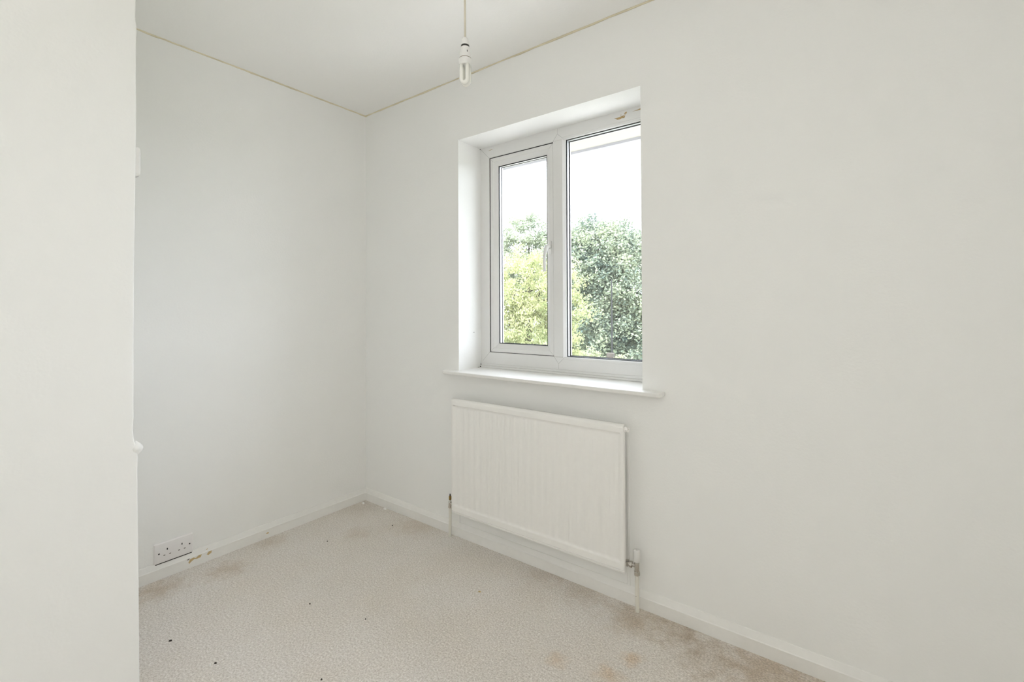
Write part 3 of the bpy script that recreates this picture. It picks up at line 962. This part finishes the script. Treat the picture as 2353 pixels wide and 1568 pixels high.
# ------------------------------------------------------------------ outside: eaves, garden, trees
eav = MB().box(-2.5, 5.0, WT, 0.735, 2.15, 2.17).build('soffit_board', 'soffit')
structure(eav, 'cream soffit board of the eaves outside the window', 'soffit')
fas = MB().box(-2.5, 5.0, 0.735, 0.757, 2.135, 2.34).build('fascia_board', 'fascia')
structure(fas, 'pale grey fascia board of the eaves outside', 'fascia')
m = MB()
prof = []
for i in range(13):
    a = math.pi * i / 12
    prof.append((0.812 - 0.055 * math.cos(a), 2.215 - 0.058 * math.sin(a)))
for i in range(12, -1, -1):
    a = math.pi * i / 12
    prof.append((0.812 - 0.052 * math.cos(a), 2.215 - 0.055 * math.sin(a)))
m.prism([(0, a, b) for a, b in prof], (-2.5, 0, 0), (5.0, 0, 0))
gut = m.build('gutter', 'fascia', smooth=False)
structure(gut, 'pale half-round gutter along the eaves outside', 'gutter')
roof = MB().add([(-2.6, 0.76, 2.33), (5.1, 0.76, 2.33), (5.1, -5.0, 5.2), (-2.6, -5.0, 5.2), (-2.6, 0.76, 2.36), (5.1, 0.76, 2.36), (5.1, -5.0, 5.23), (-2.6, -5.0, 5.23)],
                [(0, 1, 2, 3), (7, 6, 5, 4), (0, 4, 5, 1), (1, 5, 6, 2), (2, 6, 7, 3), (3, 7, 4, 0)]).build('roof', 'brickout')
structure(roof, 'roof slope of the house above the room', 'roof')
GZ = -2.75
gr = MB().add([(-60, -40, GZ), (60, -40, GZ), (60, 90, GZ), (-60, 90, GZ)], [(0, 1, 2, 3)]).build('ground', 'lawn')
structure(gr, 'green garden ground far below the window', 'ground')

pat = MB().box(-12, 12, WT, 7.0, GZ - 0.1, GZ + 0.05).build('patio', 'paving')  # unseen pale slab added to bounce light up to soffit and ceiling
structure(pat, 'pale paved patio below the window', 'patio')

def leaf_cloud(name, mat, parent, centers, radii, per, size, seed, aspect=0.55, droop=0.0, flat=0.4):
    """thousands of small folded leaves in clumps, joined into one mesh"""
    rng = np.random.default_rng(seed)
    C_ = np.repeat(np.array(centers), per, axis=0)
    Rr = np.repeat(np.array(radii), per, axis=0)
    n = len(C_)
    d = rng.normal(size=(n, 3))
    d /= np.linalg.norm(d, axis=1, keepdims=True)
    P = C_ + d * Rr * (rng.random((n, 1)) ** 0.45)
    ax = rng.normal(size=(n, 3))
    ax[:, 2] = ax[:, 2] * (1 - flat) - droop
    ax /= np.linalg.norm(ax, axis=1, keepdims=True)
    nn = rng.normal(size=(n, 3)) + np.array([0, -0.5, 0.9]) + d * 0.6
    sd = np.cross(ax, nn)
    sd /= np.linalg.norm(sd, axis=1, keepdims=True) + 1e-9
    nv = np.cross(sd, ax)
    L_ = size * rng.uniform(0.6, 1.25, (n, 1))
    W_ = L_ * aspect
    v = np.empty((n, 4, 3))
    v[:, 0] = P - ax * L_ * 0.5
    v[:, 1] = P + sd * W_ * 0.5 + nv * L_ * 0.08
    v[:, 2] = P + ax * L_ * 0.5
    v[:, 3] = P - sd * W_ * 0.5 + nv * L_ * 0.08
    me = bpy.data.meshes.new(name)
    me.vertices.add(n * 4)
    me.vertices.foreach_set('co', v.reshape(-1))
    me.loops.add(n * 4)
    me.loops.foreach_set('vertex_index', np.arange(n * 4, dtype=np.int32))
    me.polygons.add(n)
    me.polygons.foreach_set('loop_start', np.arange(0, n * 4, 4, dtype=np.int32))
    me.update(calc_edges=True)
    me.materials.append(MAT[mat])
    o = bpy.data.objects.new(name, me)
    COL.objects.link(o)
    o.parent = parent
    o.matrix_parent_inverse = parent_inv(parent)
    o['kind'] = 'stuff'
    return o

def tree(name, label, cat, base, trunk_top, blobs, n_clump, clump_r, per, leaf, mat, seed, tr=0.18, group=None, **kw):
    """blobs: list of (centre, radii) ellipsoids whose outer shell carries the leaf clumps"""
    rnd = random.Random(seed)
    root = empty(name, base)
    tag(root, label, cat, group)
    b = Vector(base)
    t = Vector(trunk_top)
    pts = [b + Vector((0, 0, -0.1)), b.lerp(t, 0.3) + Vector((rnd.uniform(-.1, .1), 0, 0)), b.lerp(t, 0.65) + Vector((rnd.uniform(-.15, .15), 0, 0)), t]
    MB().tube(pts, [tr * 1.3, tr, tr * 0.75, tr * 0.3], 10).build('trunk', 'bark', root, smooth=True)
    vol = [r[0] * r[1] * r[2] for c, r in blobs]
    centers, radii = [], []
    for k in range(n_clump):
        c, r = rnd.choices(blobs, vol)[0]
        d = Vector((rnd.gauss(0, 1), rnd.gauss(0, 1) - 0.25, rnd.gauss(0, 1))).normalized()
        q = rnd.uniform(0.45, 1.0) ** 0.6
        p = Vector((c[0] + d.x * r[0] * q, c[1] + d.y * r[1] * q, c[2] + d.z * r[2] * q))
        centers.append(tuple(p))
        s = rnd.uniform(0.65, 1.25)
        radii.append((clump_r * s, clump_r * s, clump_r * s * 0.75))
    m_ = MB()
    for (c, r) in blobs:
        a = pts[2].lerp(pts[3], rnd.uniform(0, 0.6))
        e = Vector(c) + Vector((rnd.uniform(-.3, .3) * r[0], rnd.uniform(-.3, .3) * r[1], r[2] * 0.5))
        mid = a.lerp(e, 0.5) + Vector((0, 0, 0.1))
        MB().tube([a, mid, e], [tr * 0.5, tr * 0.33, tr * 0.08], 7).build('branch', 'bark', root, smooth=True)
        for _ in range(4):
            d = Vector((rnd.gauss(0, 1), rnd.gauss(0, 1), rnd.gauss(0, 0.7))).normalized()
            g = Vector(c) + Vector((d.x * r[0], d.y * r[1], d.z * r[2])) * 0.9
            MB().tube([mid, mid.lerp(g, 0.5) + Vector((0, 0, 0.08)), g], [tr * 0.25, tr * 0.16, tr * 0.04], 6).build('branch', 'bark', root, smooth=True)
    leaf_cloud('foliage', mat, root, centers, radii, per, leaf, seed, **kw)
    return root

# large blue-green tree behind, filling the fixed pane
tree('broadleaf_tree', 'tall rounded blue-green tree seen through the right pane', 'tree', (-7.2, 20.0, GZ), (-7.4, 20.0, 4.6),
     [((-8.3, 20, 3.2), (2.6, 2.4, 2.7)), ((-6.6, 20, 2.0), (2.4, 2.4, 2.5)), ((-8.0, 19.5, 0.2), (2.6, 2.2, 2.2)),
      ((-5.6, 19.6, -0.4), (2.2, 2.2, 2.0)), ((-9.6, 20, 1.8), (1.8, 2.0, 2.4)),
      ((-8.5, 20, 4.5), (1.6, 1.5, 1.35))],
     980, 0.55, 105, 0.155, 'leaf_dark', 11, 0.26, 'garden trees outside the window')
# slimmer tree behind the yellow one
tree('garden_tree', 'open mid-green tree top behind the yellow-green tree', 'tree', (-14.6, 22.5, GZ), (-14.4, 22.5, 3.6),
     [((-14.6, 22.5, 4.6), (2.2, 2.0, 2.6)), ((-13.2, 22.5, 3.6), (1.9, 1.8, 2.6)), ((-15.6, 22.5, 3.0), (1.6, 1.6, 2.0))],
     330, 0.46, 70, 0.17, 'leaf_mid', 12, 0.16, 'garden trees outside the window')
# yellow-green drooping tree near the house
tree('yellow_leaved_tree', 'yellow-green drooping tree seen through the left pane', 'tree', (-5.4, 9.4, GZ), (-5.3, 9.4, 2.4),
     [((-5.5, 9.4, 1.7), (1.15, 1.1, 1.25)), ((-4.45, 9.3, 1.7), (0.9, 0.9, 1.05)), ((-5.2, 9.2, 0.2), (1.5, 1.2, 1.3)),
      ((-3.75, 9.2, 1.15), (0.62, 0.7, 0.50)), ((-4.2, 9.2, 0.3), (0.55, 0.7, 1.1)), ((-6.3, 9.4, 0.9), (0.9, 0.9, 1.3)),
      ((-4.9, 9.2, -1.2), (1.5, 1.2, 1.0))],
     760, 0.24, 66, 0.085, 'leaf_yellow', 13, 0.10, 'garden trees outside the window', aspect=0.42, droop=0.8)
# low shrubs in front of the big tree
tree('garden_shrub', 'light green shrub at the foot of the right pane', 'shrub', (-4.9, 12.5, GZ), (-4.9, 12.5, -0.5),
     [((-5.0, 12.5, -1.0), (0.75, 0.7, 0.85)), ((-4.6, 12.5, -1.2), (0.5, 0.6, 0.7))], 110, 0.2, 60, 0.085, 'leaf_shrub', 14, 0.05, 'garden shrubs')
tree('garden_shrub', 'small pale shrub right of the fence post outside', 'shrub', (-3.30, 11.2, GZ), (-3.30, 11.2, -0.5),
     [((-3.30, 11.2, -0.95), (0.32, 0.4, 0.75))], 50, 0.2, 60, 0.085, 'leaf_shrub', 15, 0.05, 'garden shrubs')
# dark trunk line and brown trunk base, built apart from the big tree
po = MB().tube([(-5.08, 14.5, GZ), (-5.08, 14.5, 0.2), (-5.08, 14.5, 2.25)], [0.035, 0.03, 0.022], 10).build('garden_pole', 'darkpole')  # stands in for the dark trunk of the big tree
tag(po, 'slim dark pole standing in front of the big tree', 'pole')
m = MB()
m.box(-5.10, -4.82, 14.05, 14.17, GZ, -0.46)
fp = m.build('fence_post', 'fence', bevel=0.02)  # squared block standing in for the brown base of the trunk
tag(fp, 'weathered brown timber fence post at the foot of the right pane', 'post')
wi = MB().tube([(-20.0, 14, 6.9), (-14, 14, 6.62), (-9.5, 14, 6.40), (-4, 14, 6.2), (4, 14, 6.15)], 0.008, 6).build('overhead_wire', 'wire')
tag(wi, 'thin overhead wire crossing the white sky', 'wire')
